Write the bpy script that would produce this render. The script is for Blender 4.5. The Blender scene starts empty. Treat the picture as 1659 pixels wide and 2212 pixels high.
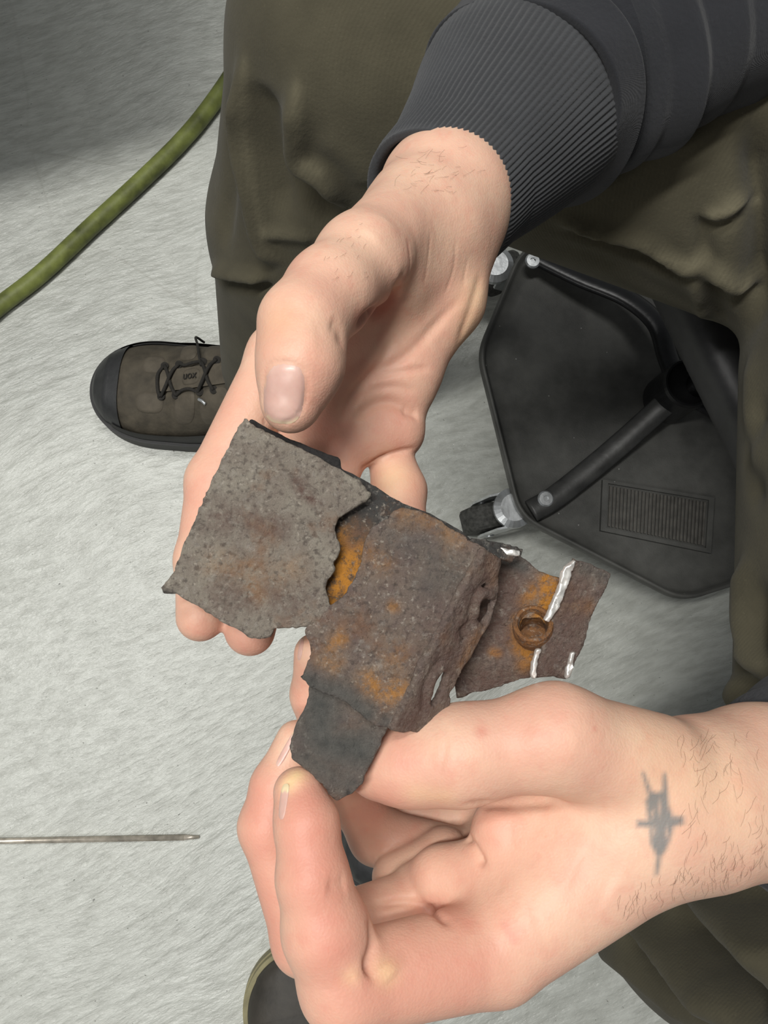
import bpy, bmesh, math, random
import numpy as np
from mathutils import Vector, Matrix
from mathutils.bvhtree import BVHTree

# ------------------------------------------------------------------ camera, world, lights
W, H, F = 1659, 2212, 1900.0
SC = bpy.context.scene
COL = SC.collection
CAMZ = 1.0
NADIR = (700.0, 1400.0)
_n = np.array([(NADIR[0]-W/2)/F, -(NADIR[1]-H/2)/F, -1.0]); _n /= np.linalg.norm(_n)
_zw = -_n
_yw = np.array([0, 1.0, 0]); _yw = _yw - _yw.dot(_zw)*_zw; _yw /= np.linalg.norm(_yw)
_xw = np.cross(_yw, _zw)
RC = np.array([_xw, _yw, _zw])            # camera -> world
CAM = np.array([0, 0, CAMZ])
cd = bpy.data.cameras.new('camera'); cam = bpy.data.objects.new('camera', cd); COL.objects.link(cam)
m4 = np.eye(4); m4[:3, :3] = RC; m4[:3, 3] = CAM
cam.matrix_world = Matrix(m4.tolist())
cd.sensor_fit = 'VERTICAL'; cd.sensor_height = 24.0; cd.lens = 24.0*F/H
cd.clip_start = 0.01
SC.camera = cam

vs = SC.view_settings
vs.view_transform = 'Standard'; vs.look = 'None'; vs.gamma = 1.0; vs.use_curve_mapping = False
vs.exposure = 0.0

wd = bpy.data.worlds.new('world'); SC.world = wd; wd.use_nodes = True
bg = wd.node_tree.nodes['Background']; bg.inputs[0].default_value = (0.93, 0.97, 1.0, 1); bg.inputs[1].default_value = 0.13

def area(name, loc, target, sx, sy, power, col=(1, 1, 1)):
    l = bpy.data.lights.new(name, 'AREA'); l.shape = 'RECTANGLE'; l.size = sx; l.size_y = sy; l.energy = power; l.color = col
    o = bpy.data.objects.new(name, l); COL.objects.link(o); o.location = loc
    o.rotation_euler = (Vector(target)-Vector(loc)).to_track_quat('-Z', 'Y').to_euler()
    return o
tl = area('ceiling_light', (-0.75, 0.12, 3.0), (-0.75, 0.12, 0), 1.3, 0.16, 56, (1, 0.985, 0.95)); tl.rotation_euler = (0, 0, math.radians(20))
tl = area('ceiling_light', (-1.2, -1.12, 2.2), (-1.2, -1.12, 0), 1.3, 0.13, 11, (1, 0.985, 0.95)); tl.rotation_euler = (0, 0, math.radians(20))  # unseen fill lamp, added to brighten the bottom-left floor

area('ceiling_light', (-0.1, 1.1, 3.0), (0.0, 0.6, 0), 1.2, 0.3, 27, (1, 0.985, 0.95))  # unseen lamp added to brighten the wrist and thumb from above

def P(px, py, d):
    """point seen at photo pixel (px,py), d centimetres from the lens plane"""
    return CAM + RC @ (np.array([(px-W/2)/F, -(py-H/2)/F, -1.0])*(d/100.0))
def onz(px, py, z=0.0):
    r = RC @ np.array([(px-W/2)/F, -(py-H/2)/F, -1.0])
    return CAM + r*((z-CAMZ)/r[2])
def ray(px, py):
    r = RC @ np.array([(px-W/2)/F, -(py-H/2)/F, -1.0]); return r/np.linalg.norm(r)
def proj(X):
    c = (np.asarray(X)-CAM) @ RC
    d = -c[..., 2]
    return np.stack([c[..., 0]/d*F+W/2, -c[..., 1]/d*F+H/2, d], -1)

# ------------------------------------------------------------------ materials
def newmat(name):
    m = bpy.data.materials.new(name); m.use_nodes = True
    nt = m.node_tree
    return m, nt, nt.nodes['Principled BSDF']
class G:
    """tiny node-graph helper"""
    def __init__(s, nt): s.nt = nt; s.n = nt.nodes; s.l = nt.links; s._c = None
    def add(s, t, **k):
        x = s.n.new(t)
        for a, v in k.items(): setattr(x, a, v)
        return x
    def put(s, x, sock, v):
        if v is None: return
        if hasattr(v, 'is_linked') or isinstance(v, bpy.types.NodeSocket): s.l.new(v, x.inputs[sock])
        else: x.inputs[sock].default_value = v
    def obj(s):
        if s._c is None: s._c = s.add('ShaderNodeTexCoord')
        return s._c.outputs['Object']
    def mapping(s, v=None, rot=(0, 0, 0), scale=(1, 1, 1), loc=(0, 0, 0)):
        x = s.add('ShaderNodeMapping'); s.l.new(v or s.obj(), x.inputs[0])
        x.inputs['Rotation'].default_value = rot; x.inputs['Scale'].default_value = scale; x.inputs['Location'].default_value = loc
        return x.outputs[0]
    def noise(s, scale, det=4, rough=0.55, v=None, dist=0.0):
        x = s.add('ShaderNodeTexNoise'); s.l.new(v or s.obj(), x.inputs['Vector'])
        x.inputs['Scale'].default_value = scale; x.inputs['Detail'].default_value = det; x.inputs['Roughness'].default_value = rough; x.inputs['Distortion'].default_value = dist
        return x.outputs['Fac']
    def voro(s, scale, v=None, feat='F1'):
        x = s.add('ShaderNodeTexVoronoi', feature=feat); s.l.new(v or s.obj(), x.inputs['Vector']); x.inputs['Scale'].default_value = scale
        return x.outputs['Distance']
    def ramp(s, f, lo, hi, a=0.0, b=1.0):
        x = s.add('ShaderNodeMapRange'); s.put(x, 0, f)
        for i, v in ((1, lo), (2, hi), (3, a), (4, b)): x.inputs[i].default_value = v
        return x.outputs[0]
    def mix(s, f, a, b, mode='MIX'):
        x = s.add('ShaderNodeMix', data_type='RGBA', blend_type=mode)
        s.put(x, 0, f); s.put(x, 6, a if not isinstance(a, tuple) else (*a, 1)[:4]); s.put(x, 7, b if not isinstance(b, tuple) else (*b, 1)[:4])
        return x.outputs[2]
    def math(s, op, a, b=None):
        x = s.add('ShaderNodeMath', operation=op); s.put(x, 0, a); s.put(x, 1, b)
        return x.outputs[0]
    def attr(s, name):
        x = s.add('ShaderNodeAttribute', attribute_name=name); return x.outputs['Fac']
    def bump(s, h, strength, dist, normal=None):
        x = s.add('ShaderNodeBump'); s.l.new(h, x.inputs['Height']); x.inputs['Strength'].default_value = strength; x.inputs['Distance'].default_value = dist
        if normal is not None: s.l.new(normal, x.inputs['Normal'])
        return x.outputs[0]

def simple(name, col, rough=0.5, metal=0.0, var=0.25, scale=60, bumpd=0.0004, bs=150, spec=None):
    m, nt, b = newmat(name); g = G(nt)
    dark = tuple(c*(1-var) for c in col); lite = tuple(min(1, c*(1+var)) for c in col)
    nt.links.new(g.mix(g.ramp(g.noise(scale), .3, .7), dark, lite), b.inputs['Base Color'])
    b.inputs['Roughness'].default_value = rough; b.inputs['Metallic'].default_value = metal
    if spec is not None: b.inputs['Specular IOR Level'].default_value = spec
    nt.links.new(g.bump(g.noise(bs), .5, bumpd), b.inputs['Normal'])
    return m

def mat_skin():
    m, nt, b = newmat('skin'); g = G(nt)
    base = g.mix(g.ramp(g.noise(45, 5), .35, .65), (0.75, 0.49, 0.355), (0.70, 0.415, 0.305))
    base = g.mix(g.math('MULTIPLY', g.ramp(g.noise(160, 3), .5, .75), .35), base, (0.68, 0.30, 0.22))
    base = g.mix(g.attr('red'), base, (0.60, 0.20, 0.15))
    base = g.mix(g.attr('pale'), base, (0.82, 0.60, 0.32))
    base = g.mix(g.attr('ink'), base, (0.15, 0.175, 0.18))
    nt.links.new(base, b.inputs['Base Color'])
    b.inputs['Roughness'].default_value = 0.5
    b.inputs['Specular IOR Level'].default_value = 0.35
    b.inputs['Subsurface Weight'].default_value = 0.25
    b.inputs['Subsurface Radius'].default_value = (1.0, 0.35, 0.2)
    b.inputs['Subsurface Scale'].default_value = 0.004
    n1 = g.bump(g.voro(1100), .25, .00025)
    n2 = g.bump(g.noise(260, 5), .35, .0005, n1)
    nt.links.new(n2, b.inputs['Normal'])
    return m
def mat_nail():
    m, nt, b = newmat('nail'); g = G(nt)
    c = g.mix(g.ramp(g.noise(120), .35, .65), (0.60, 0.36, 0.30), (0.68, 0.45, 0.38))
    c = g.mix(g.attr('tip'), c, (0.74, 0.60, 0.38))
    nt.links.new(c, b.inputs['Base Color']); b.inputs['Roughness'].default_value = .33
    b.inputs['Subsurface Weight'].default_value = .15; b.inputs['Subsurface Scale'].default_value = .003
    nt.links.new(g.bump(g.noise(220), .2, .0003), b.inputs['Normal'])
    return m
def mat_rust(name, base_a, base_b, gloss=0.0):
    m, nt, b = newmat(name); g = G(nt)
    c = g.mix(g.ramp(g.noise(120, 8, .7), .35, .65), base_a, base_b)
    c = g.mix(g.ramp(g.noise(330, 6, .7), .55, .72, 0, .8), c, (0.34, 0.31, 0.27))
    c = g.mix(g.ramp(g.noise(520, 4), .34, .48, .6, 0), c, (0.055, 0.04, 0.035))
    c = g.mix(g.ramp(g.noise(620, 3, .6), .60, .74, 0, .7), c, (0.48, 0.43, 0.36))
    c = g.mix(g.ramp(g.noise(70, 6, .65), .56, .72, 0, .55), c, (0.21, 0.09, 0.035))
    fm = g.ramp(g.noise(300, 8, .8), .40, .58, .12, 1.3)
    c = g.mix(g.math('MINIMUM', g.math('MULTIPLY', g.attr('orange'), fm), 1), c, (0.48, 0.20, 0.022))
    c = g.mix(g.math('MINIMUM', g.math('MULTIPLY', g.attr('brown'), fm), 1), c, (0.125, 0.076, 0.060))
    c = g.mix(g.math('MINIMUM', g.attr('grey'), 1), c, g.mix(g.ramp(g.noise(250, 5), .3, .7), (0.060, 0.060, 0.055), (0.115, 0.11, 0.098)))
    c = g.mix(g.attr('black'), c, (0.022, 0.02, 0.02))
    nt.links.new(c, b.inputs['Base Color'])
    b.inputs['Metallic'].default_value = gloss
    nt.links.new(g.ramp(g.noise(300), .3, .7, .38, .8), b.inputs['Roughness'])
    n1 = g.bump(g.noise(170, 9, .75), 1.0, .0018)
    nt.links.new(g.bump(g.noise(640, 3), .9, .0009, n1), b.inputs['Normal'])
    return m
def mat_cloth(name, col, weave_scale=900, weave=.0004, fuzz=.06):
    m, nt, b = newmat(name); g = G(nt)
    c = g.mix(g.ramp(g.noise(22, 6), .3, .7), tuple(x*.82 for x in col), tuple(x*1.18 for x in col))
    c = g.mix(g.ramp(g.noise(500, 3), .62, .8, 0, .25), c, tuple(min(1, x*2.2) for x in col))
    c = g.mix(g.math('MINIMUM', g.attr('worn'), 1), c, tuple(min(1, x*2.6) for x in col))  # painted fold highlights lighten the cloth colour
    nt.links.new(c, b.inputs['Base Color'])
    b.inputs['Roughness'].default_value = .95; b.inputs['Specular IOR Level'].default_value = .15
    b.inputs['Sheen Weight'].default_value = fuzz; b.inputs['Sheen Roughness'].default_value = .6
    w = g.add('ShaderNodeTexWave'); nt.links.new(g.mapping(rot=(.3, .5, .9)), w.inputs['Vector'])
    w.inputs['Scale'].default_value = weave_scale; w.inputs['Distortion'].default_value = 1.5; w.inputs['Detail'].default_value = 2
    n1 = g.bump(w.outputs['Fac'], .5, weave)
    nt.links.new(g.bump(g.noise(420, 3), .5, .0008, n1), b.inputs['Normal'])
    return m
def mat_floor():
    m, nt, b = newmat('painted_concrete'); g = G(nt)
    warp = g.add('ShaderNodeVectorMath', operation='ADD')
    nx = g.add('ShaderNodeTexNoise'); nt.links.new(g.obj(), nx.inputs['Vector']); nx.inputs['Scale'].default_value = 2.2
    sc = g.add('ShaderNodeVectorMath', operation='SCALE'); nt.links.new(nx.outputs['Color'], sc.inputs[0]); sc.inputs['Scale'].default_value = .14
    nt.links.new(g.obj(), warp.inputs[0]); nt.links.new(sc.outputs[0], warp.inputs[1])
    v = g.mapping(g.mapping(warp.outputs[0], rot=(0, 0, -.42)), scale=(1, 3.4, 1))
    br = g.noise(36, 5, .6, v)
    br2 = g.noise(110, 3, .55, g.mapping(g.mapping(warp.outputs[0], rot=(0, 0, -.48)), scale=(1, 3, 1)))
    c = g.mix(g.ramp(br, .33, .62), (0.44, 0.45, 0.41), (0.585, 0.60, 0.555))
    c = g.mix(g.ramp(g.noise(5, 5), .45, .75, 0, .35), c, (0.40, 0.41, 0.37))
    c = g.mix(g.ramp(g.noise(260, 2), .70, .76, 0, .8), c, (0.12, 0.12, 0.10))
    c = g.mix(g.ramp(g.voro(17, g.mapping(g.mapping(warp.outputs[0], rot=(0, 0, -.8)), scale=(1, 1.8, 1))), .015, .036, .85, 0), c, (0.10, 0.10, 0.09))
    c = g.mix(g.ramp(g.noise(9, 7, .7), .66, .74, 0, .5), c, (0.25, 0.25, 0.21))
    c = g.mix(g.math('MULTIPLY', g.ramp(g.voro(2.6, warp.outputs[0], 'DISTANCE_TO_EDGE'), .0, .006, .22, 0), g.ramp(g.noise(6, 3), .42, .6)), c, (0.24, 0.23, 0.19))
    nt.links.new(c, b.inputs['Base Color'])
    b.inputs['Roughness'].default_value = .31; b.inputs['Specular IOR Level'].default_value = .5
    n1 = g.bump(br, .8, .0030)
    n2 = g.bump(br2, .6, .0014, n1)
    nt.links.new(g.bump(g.noise(350, 3), .3, .0006, n2), b.inputs['Normal'])
    return m

M = {}
M['skin'] = mat_skin(); M['nail'] = mat_nail()
M['rust'] = mat_rust('rusted_steel', (0.20, 0.155, 0.12), (0.14, 0.10, 0.088))
M['rust_grey'] = mat_rust('grey_rusted_steel', (0.29, 0.26, 0.21), (0.20, 0.165, 0.135))
M['rust_dark'] = mat_rust('dark_sheet', (0.045, 0.045, 0.043), (0.06, 0.055, 0.05))
M['rust_orange'] = mat_rust('orange_rust_scale', (0.30, 0.13, 0.035), (0.17, 0.085, 0.045))
M['grip'] = simple('grip_rubber', (0.085, 0.08, 0.07), .7, 0, .3, 120)
M['bare'] = simple('bare_cut_steel', (0.74, 0.72, 0.68), .35, .55, .3, 200, .0008, 300)
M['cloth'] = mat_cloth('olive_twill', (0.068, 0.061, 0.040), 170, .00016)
M['cloth_black'] = mat_cloth('black_fleece', (0.022, 0.023, 0.027), 1500, .0002, .12)
M['rib'] = mat_cloth('charcoal_rib_knit', (0.042, 0.044, 0.048), 1500, .0002, .12)
M['floor'] = mat_floor()
M['hose'] = simple('green_hose_rubber', (0.165, 0.19, 0.048), .55, 0, .55, 34, .0006, 200)
M['steel'] = simple('steel_rod_metal', (0.55, 0.50, 0.42), .38, .45, .35, 90)
M['zinc'] = simple('zinc_plate', (0.60, 0.62, 0.63), .35, .8, .2, 80)
M['plastic'] = simple('black_plastic', (0.075, 0.075, 0.069), .55, 0, .3, 40, .0004, 900)
def dusty():
    m = M['plastic']; nt = m.node_tree; g = G(nt); b = nt.nodes['Principled BSDF']
    old = b.inputs['Base Color'].links[0].from_socket
    c = g.mix(g.ramp(g.voro(55), .03, .05, .75, 0), old, (0.35, 0.35, 0.33)); c = g.mix(g.ramp(g.noise(7, 5), .45, .8, 0, .35), c, (0.09, 0.09, 0.08))
    nt.links.new(c, b.inputs['Base Color'])
dusty()
M['tube'] = simple('black_powder_coat', (0.012, 0.012, 0.013), .33, 0, .3, 50)
M['worn_tube'] = simple('worn_grey_coat', (0.05, 0.05, 0.048), .42, .2, .35, 50)
M['seat'] = simple('black_vinyl', (0.022, 0.022, 0.023), .5)
M['tyre'] = simple('caster_rubber', (0.05, 0.05, 0.045), .75, 0, .6, 220, .001, 300)
M['boot'] = simple('brown_nubuck', (0.062, 0.052, 0.036), .8, 0, .35, 60, .0012, 240)
M['boot_lite'] = simple('tan_nubuck', (0.082, 0.069, 0.05), .8, 0, .25, 60, .001, 240)
M['boot_cap'] = simple('dark_rubber_cap', (0.029, 0.030, 0.031), .5, 0, .3, 60, .0006, 200)
M['sole'] = simple('black_sole_rubber', (0.012, 0.012, 0.012), .6)
M['lace'] = simple('black_lace', (0.018, 0.016, 0.013), .9, 0, .3, 300)
M['leather'] = simple('dark_brown_leather', (0.038, 0.033, 0.026), .62, 0, .4, 40, .001, 120)
M['welt'] = simple('olive_welt', (0.24, 0.215, 0.115), .6, 0, .25, 60)
M['welt_edge'] = simple('orange_brown_stitch_edge', (0.17, 0.075, 0.025), .6, 0, .3, 80)
M['hair'] = simple('dark_hair', (0.13, 0.07, 0.04), .6)

# ------------------------------------------------------------------ mesh helpers
def link(name, me, mat=None, parent=None, smooth=True, **props):
    o = bpy.data.objects.new(name, me); COL.objects.link(o)
    if mat is not None: me.materials.append(mat)
    if smooth and len(me.polygons): me.polygons.foreach_set('use_smooth', np.ones(len(me.polygons), bool))
    if parent is not None:
        o.parent = parent; o.matrix_parent_inverse = parent_inv(parent)
    for k, v in props.items(): o[k] = v
    return o
def parent_inv(p):
    return Matrix.Translation(p.location).inverted() if p.type == 'EMPTY' else Matrix.Identity(4)
def mesh(name, V, Fc):
    me = bpy.data.meshes.new(name)
    Fc = np.asarray(Fc)
    if Fc.ndim == 2 and len(Fc):
        k = Fc.shape[1]
        me.vertices.add(len(V)); me.vertices.foreach_set('co', np.asarray(V, np.float32).ravel())
        me.loops.add(Fc.size); me.loops.foreach_set('vertex_index', Fc.astype(np.int32).ravel())
        me.polygons.add(len(Fc)); me.polygons.foreach_set('loop_start', np.arange(0, Fc.size, k, dtype=np.int32))
        me.update(calc_edges=True)
    return me
def meshl(name, V, Fl):
    me = bpy.data.meshes.new(name); me.from_pydata([tuple(v) for v in V], [], [tuple(f) for f in Fl]); me.update(); return me
def empty(name, loc=(0, 0, 0), **props):
    o = bpy.data.objects.new(name, None); COL.objects.link(o); o.location = loc; o.empty_display_size = .05
    for k, v in props.items(): o[k] = v
    return o
def tag(o, label, cat, group=None):
    o['label'] = label; o['category'] = cat
    if group: o['group'] = group
    return o

def catmull(pts, n):
    p = np.asarray(pts, float); p = np.vstack([2*p[0]-p[1], p, 2*p[-1]-p[-2]])
    out = []
    for i in range(1, len(p)-2):
        for k in range(n):
            t = k/n
            out.append(.5*((2*p[i])+(-p[i-1]+p[i+1])*t+(2*p[i-1]-5*p[i]+4*p[i+1]-p[i+2])*t*t+(-p[i-1]+3*p[i]-3*p[i+1]+p[i+2])*t**3))
    out.append(p[-2]); return np.array(out)
def frames(C, ref=(0.13, 0.21, 0.97)):
    C = np.asarray(C); T = np.gradient(C, axis=0); T /= np.linalg.norm(T, axis=1)[:, None]
    U = np.zeros_like(T); u = np.array(ref)-np.dot(ref, T[0])*T[0]; u /= np.linalg.norm(u)
    for i in range(len(C)):
        u = u-np.dot(u, T[i])*T[i]; u /= np.linalg.norm(u); U[i] = u
    return T, U, np.cross(T, U)
def ringmesh(name, R, cap=True):
    """R: rings x n x 3"""
    k, n = R.shape[:2]; V = R.reshape(-1, 3)
    i, j = np.meshgrid(np.arange(k-1), np.arange(n), indexing='ij'); j2 = (j+1) % n
    Q = np.stack([i*n+j, i*n+j2, (i+1)*n+j2, (i+1)*n+j], -1).reshape(-1, 4)
    if not cap: return mesh(name, V, Q)
    Fl = [tuple(q) for q in Q]+[tuple(range(n-1, -1, -1)), tuple((k-1)*n+a for a in range(n))]
    return meshl(name, V, Fl)
def tube(name, pts, r, n=14, seg=8, mat=None, parent=None, cap=True, flat=1.0, **pr):
    C = catmull(pts, seg) if len(pts) > 2 else np.array(pts, float)
    T, U, B = frames(C)
    rr = np.interp(np.linspace(0, 1, len(C)), np.linspace(0, 1, len(np.atleast_1d(r))), np.atleast_1d(r)) if np.ndim(r) else np.full(len(C), r)
    a = np.linspace(0, 2*np.pi, n, endpoint=False)
    R = C[:, None]+rr[:, None, None]*(np.cos(a)[None, :, None]*U[:, None]*flat+np.sin(a)[None, :, None]*B[:, None])
    return link(name, ringmesh(name, R, cap), mat, parent, **pr)
def lathe(name, prof, base, axis, n=32, mat=None, parent=None, **pr):
    """prof: (radius, height) pairs along axis from base"""
    axis = np.asarray(axis, float)/np.linalg.norm(axis); u = np.cross(axis, [0.3, .9, .1]); u /= np.linalg.norm(u); v = np.cross(axis, u)
    a = np.linspace(0, 2*np.pi, n, endpoint=False)
    R = np.array([np.asarray(base)+axis*h+r*(np.cos(a)[:, None]*u+np.sin(a)[:, None]*v) for r, h in prof])
    return link(name, ringmesh(name, R), mat, parent, smooth=False, **pr)
def prism(name, pts2, z0, z1, frame=None, bevel=0.0, mat=None, parent=None, **pr):
    """extruded polygon; pts2 in the frame's u,v"""
    bm = bmesh.new()
    o, u, v, w = frame if frame else (np.zeros(3), np.array([1., 0, 0]), np.array([0, 1., 0]), np.array([0, 0, 1.]))
    f = bm.faces.new([bm.verts.new(tuple(o+u*a+v*b+w*z0)) for a, b in pts2])
    e = bmesh.ops.extrude_face_region(bm, geom=[f])
    bmesh.ops.translate(bm, vec=Vector((w*(z1-z0)).tolist()), verts=[x for x in e['geom'] if isinstance(x, bmesh.types.BMVert)])
    bmesh.ops.recalc_face_normals(bm, faces=bm.faces)
    if bevel: bmesh.ops.bevel(bm, geom=bm.edges[:], offset=bevel, segments=3, affect='EDGES', profile=.5)
    me = bpy.data.meshes.new(name); bm.to_mesh(me); bm.free()
    return link(name, me, mat, parent, smooth=False, **pr)

# ------------------------------------------------------------------ signed distance modelling
def rc(a, b, ra, rb, flat=None):
    """tapered capsule; flat = (direction, scale)"""
    a = np.asarray(a); b = np.asarray(b); ba = b-a; L = ba.dot(ba)
    def f(p):
        q = p-a
        if flat is not None: n, s = flat; q = q+n*((q@n)*(1/s-1))[:, None]
        h = np.clip(q@ba/L, 0, 1)
        return np.linalg.norm(q-h[:, None]*ba, axis=1)-(ra+(rb-ra)*h)
    return f
def smin(a, b, k):
    h = np.clip(.5+.5*(b-a)/k, 0, 1); return b+(a-b)*h-k*h*(1-h)
def blend(fs, k):
    def f(p):
        d = fs[0](p)
        for g in fs[1:]: d = smin(d, g(p), k)
        return d
    return f
def chain(js, k=.004, flat=None):
    """js: (px,py,depth cm,radius cm)"""
    return blend([rc(P(*a[:3]), P(*b[:3]), a[3]/100, b[3]/100, flat) for a, b in zip(js, js[1:])], k)

def nets(f, lo, hi, h, c=6, margin=0.0):
    lo = np.asarray(lo, float); hi = np.asarray(hi, float)
    nb = np.ceil((hi-lo)/(h*c)).astype(int); N = nb*c
    bc = np.stack(np.meshgrid(*[np.arange(k) for k in nb], indexing='ij'), -1).reshape(-1, 3)
    ctr = lo+(bc*c+(c-1)/2)*h
    dc = np.concatenate([f(x) for x in np.array_split(ctr, max(1, len(ctr)//200000))])
    Vv = np.repeat(np.repeat(np.repeat(dc.reshape(nb).astype(np.float32), c, 0), c, 1), c, 2)
    act = np.nonzero(np.abs(dc) < c*h*1.15+margin)[0]
    off = np.stack(np.meshgrid(*[np.arange(c)]*3, indexing='ij'), -1).reshape(-1, 3)
    for ch in np.array_split(act, max(1, len(act)//1200)):
        idx = (bc[ch][:, None]*c+off[None]).reshape(-1, 3)
        Vv[idx[:, 0], idx[:, 1], idx[:, 2]] = f(lo+idx*h)
    s = Vv < 0
    cnt = np.zeros(np.array(s.shape)-1, np.int8)
    sl = lambda a, i, j, k: a[i:a.shape[0]-1+i, j:a.shape[1]-1+j, k:a.shape[2]-1+k]
    for i in (0, 1):
        for j in (0, 1):
            for k in (0, 1): cnt += sl(s, i, j, k)
    cell = np.argwhere((cnt > 0) & (cnt < 8))
    vid = np.full(cnt.shape, -1, np.int32); vid[cell[:, 0], cell[:, 1], cell[:, 2]] = np.arange(len(cell))
    acc = np.zeros((len(cell), 3)); w = np.zeros(len(cell))
    cor = np.stack(np.meshgrid([0, 1], [0, 1], [0, 1], indexing='ij'), -1).reshape(-1, 3)
    val = np.stack([Vv[cell[:, 0]+o[0], cell[:, 1]+o[1], cell[:, 2]+o[2]] for o in cor], 1)
    for a in range(8):
        for b in range(a+1, 8):
            if np.abs(cor[a]-cor[b]).sum() != 1: continue
            x = (val[:, a] < 0) != (val[:, b] < 0)
            t = np.where(x, val[:, a]/np.where(x, val[:, a]-val[:, b], 1), 0)
            acc += np.where(x[:, None], cor[a]+t[:, None]*(cor[b]-cor[a]), 0); w += x
    V = lo+(cell+acc/w[:, None])*h
    quads = []
    for ax in range(3):
        a = [slice(1, -1)]*3; b = [slice(1, -1)]*3
        a[ax] = slice(0, -1); b[ax] = slice(1, None)
        A = s[tuple(a)]; B = s[tuple(b)]
        e = np.argwhere(A != B); sg = A[e[:, 0], e[:, 1], e[:, 2]]
        e = e+1; e[:, ax] -= 1
        u, v = [(1, 2), (2, 0), (0, 1)][ax]
        def at(du, dv):
            q = e.copy(); q[:, u] -= du; q[:, v] -= dv; return vid[q[:, 0], q[:, 1], q[:, 2]]
        q = np.stack([at(1, 1), at(0, 1), at(0, 0), at(1, 0)], 1)
        q[~sg] = q[~sg][:, ::-1]; quads.append(q)
    Q = np.concatenate(quads); Q = Q[(Q >= 0).all(1)]
    return V, Q
def edges_of(Q):
    return np.concatenate([Q[:, [0, 1]], Q[:, [1, 2]], Q[:, [2, 3]], Q[:, [3, 0]]])
def smooth(V, Q, it=2, lam=.5, mu=-.52):
    E = edges_of(Q); n = len(V); deg = np.bincount(E[:, 0], minlength=n)+np.bincount(E[:, 1], minlength=n)
    for k in range(it*2):
        S = np.stack([np.bincount(E[:, 0], V[E[:, 1], a], n)+np.bincount(E[:, 1], V[E[:, 0], a], n) for a in range(3)], 1)/deg[:, None]
        V = V+(lam if k % 2 == 0 else mu)*(S-V)
    return V
def vnormals(V, Q):
    N = np.cross(V[Q[:, 2]]-V[Q[:, 0]], V[Q[:, 3]]-V[Q[:, 1]])
    out = np.zeros_like(V)
    for k in range(4):
        for a in range(3): out[:, a] += np.bincount(Q[:, k], N[:, a], len(V))
    return out/np.maximum(np.linalg.norm(out, axis=1), 1e-12)[:, None]
class Sculpt:
    """brush strokes laid on the visible surface: groove / ridge (mm) and pigment"""
    def __init__(s, V, Q):
        s.V = V; s.Q = Q; s.A = {}; s.refresh()
    def refresh(s):
        s.N = vnormals(s.V, s.Q); s.bvh = BVHTree.FromPolygons(s.V.tolist(), s.Q.tolist())
    def cast(s, px, py):
        loc, nor, i, d = s.bvh.ray_cast(Vector(CAM.tolist()), Vector(ray(px, py).tolist()))
        return None if loc is None else np.array(loc)
    def line(s, pts, step=6):
        out = []
        if len(pts) == 1: pts = [pts[0], (pts[0][0]+.1, pts[0][1])]
        c = catmull(pts, 12) if len(pts) > 2 else np.linspace(pts[0], pts[1], 12)
        for p in c:
            q = s.cast(*p)
            if q is not None: out.append(q)
        return np.array(out)
    def dist(s, L, r, pow_=2.0, taper=True):
        lo = L.min(0)-3*r; hi = L.max(0)+3*r
        ii = np.nonzero(((s.V > lo) & (s.V < hi)).all(1))[0]
        if not len(ii): return ii, None
        X = s.V[ii]; best = np.full(len(ii), 1e9); bt = np.zeros(len(ii))
        n = max(1, len(L)-1)
        for k in range(n):
            a = L[k]; b = L[min(k+1, len(L)-1)]; ba = b-a; l2 = ba.dot(ba)
            if l2 > (.02)**2: continue
            h = np.clip((X-a)@ba/max(l2, 1e-12), 0, 1)
            d = np.linalg.norm(X-a-h[:, None]*ba, axis=1); m = d < best
            best[m] = d[m]; bt[m] = (k+h[m])/n
        w = np.exp(-(best/r)**pow_)
        if taper: w = w*np.clip(np.minimum(bt, 1-bt)*5+.15, 0, 1)
        return ii, w
    def disp(s, pts, mm, r, taper=True, pow_=2.0):
        L = s.line(pts)
        if len(L) == 0: return
        if len(pts) == 1: taper = False
        ii, w = s.dist(L, r/1000, pow_, taper)
        if w is not None: s.V[ii] += s.N[ii]*(w*mm/1000)[:, None]
    def paint(s, name, pts, amt, r, taper=False, pow_=2.0):
        a = s.A.setdefault(name, np.zeros(len(s.V)))
        L = s.line(pts)
        if len(L) == 0: return
        ii, w = s.dist(L, r/1000, pow_, taper)
        if w is not None: a[ii] = np.maximum(a[ii], w*amt)
    def poly(s, name, pts, amt, soft=6):
        """pigment filled inside a pixel polygon on the camera-facing skin"""
        a = s.A.setdefault(name, np.zeros(len(s.V)))
        q = proj(s.V); view = (CAM-s.V); f = (s.N*view).sum(1) > 0
        d = poly_sd(q[:, :2], np.array(pts, float))
        w = np.clip(.5-d/soft, 0, 1)*f
        a[:] = np.maximum(a, w*amt)
    def mesh(s, name):
        me = mesh(name, s.V, s.Q)
        for k, a in s.A.items():
            at = me.attributes.new(k, 'FLOAT', 'POINT'); at.data.foreach_set('value', a.astype(np.float32))
        return me
def poly_sd(X, Pg):
    n = len(Pg); d = np.full(len(X), 1e18); ins = np.zeros(len(X), bool)
    for i in range(n):
        a = Pg[i]; b = Pg[(i+1) % n]; e = b-a
        w = X-a; h = np.clip(w@e/max(e.dot(e), 1e-12), 0, 1)
        d = np.minimum(d, ((w-h[:, None]*e)**2).sum(1))
        c = (a[1] > X[:, 1]) != (b[1] > X[:, 1])
        xx = a[0]+(X[:, 1]-a[1])*(e[0]/(e[1] if e[1] else 1e-12))
        ins ^= c & (X[:, 0] < xx)
    d = np.sqrt(d); return np.where(ins, -d, d)
def bbox(pts, pad):
    p = np.array(pts); return p.min(0)-pad, p.max(0)+pad
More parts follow.
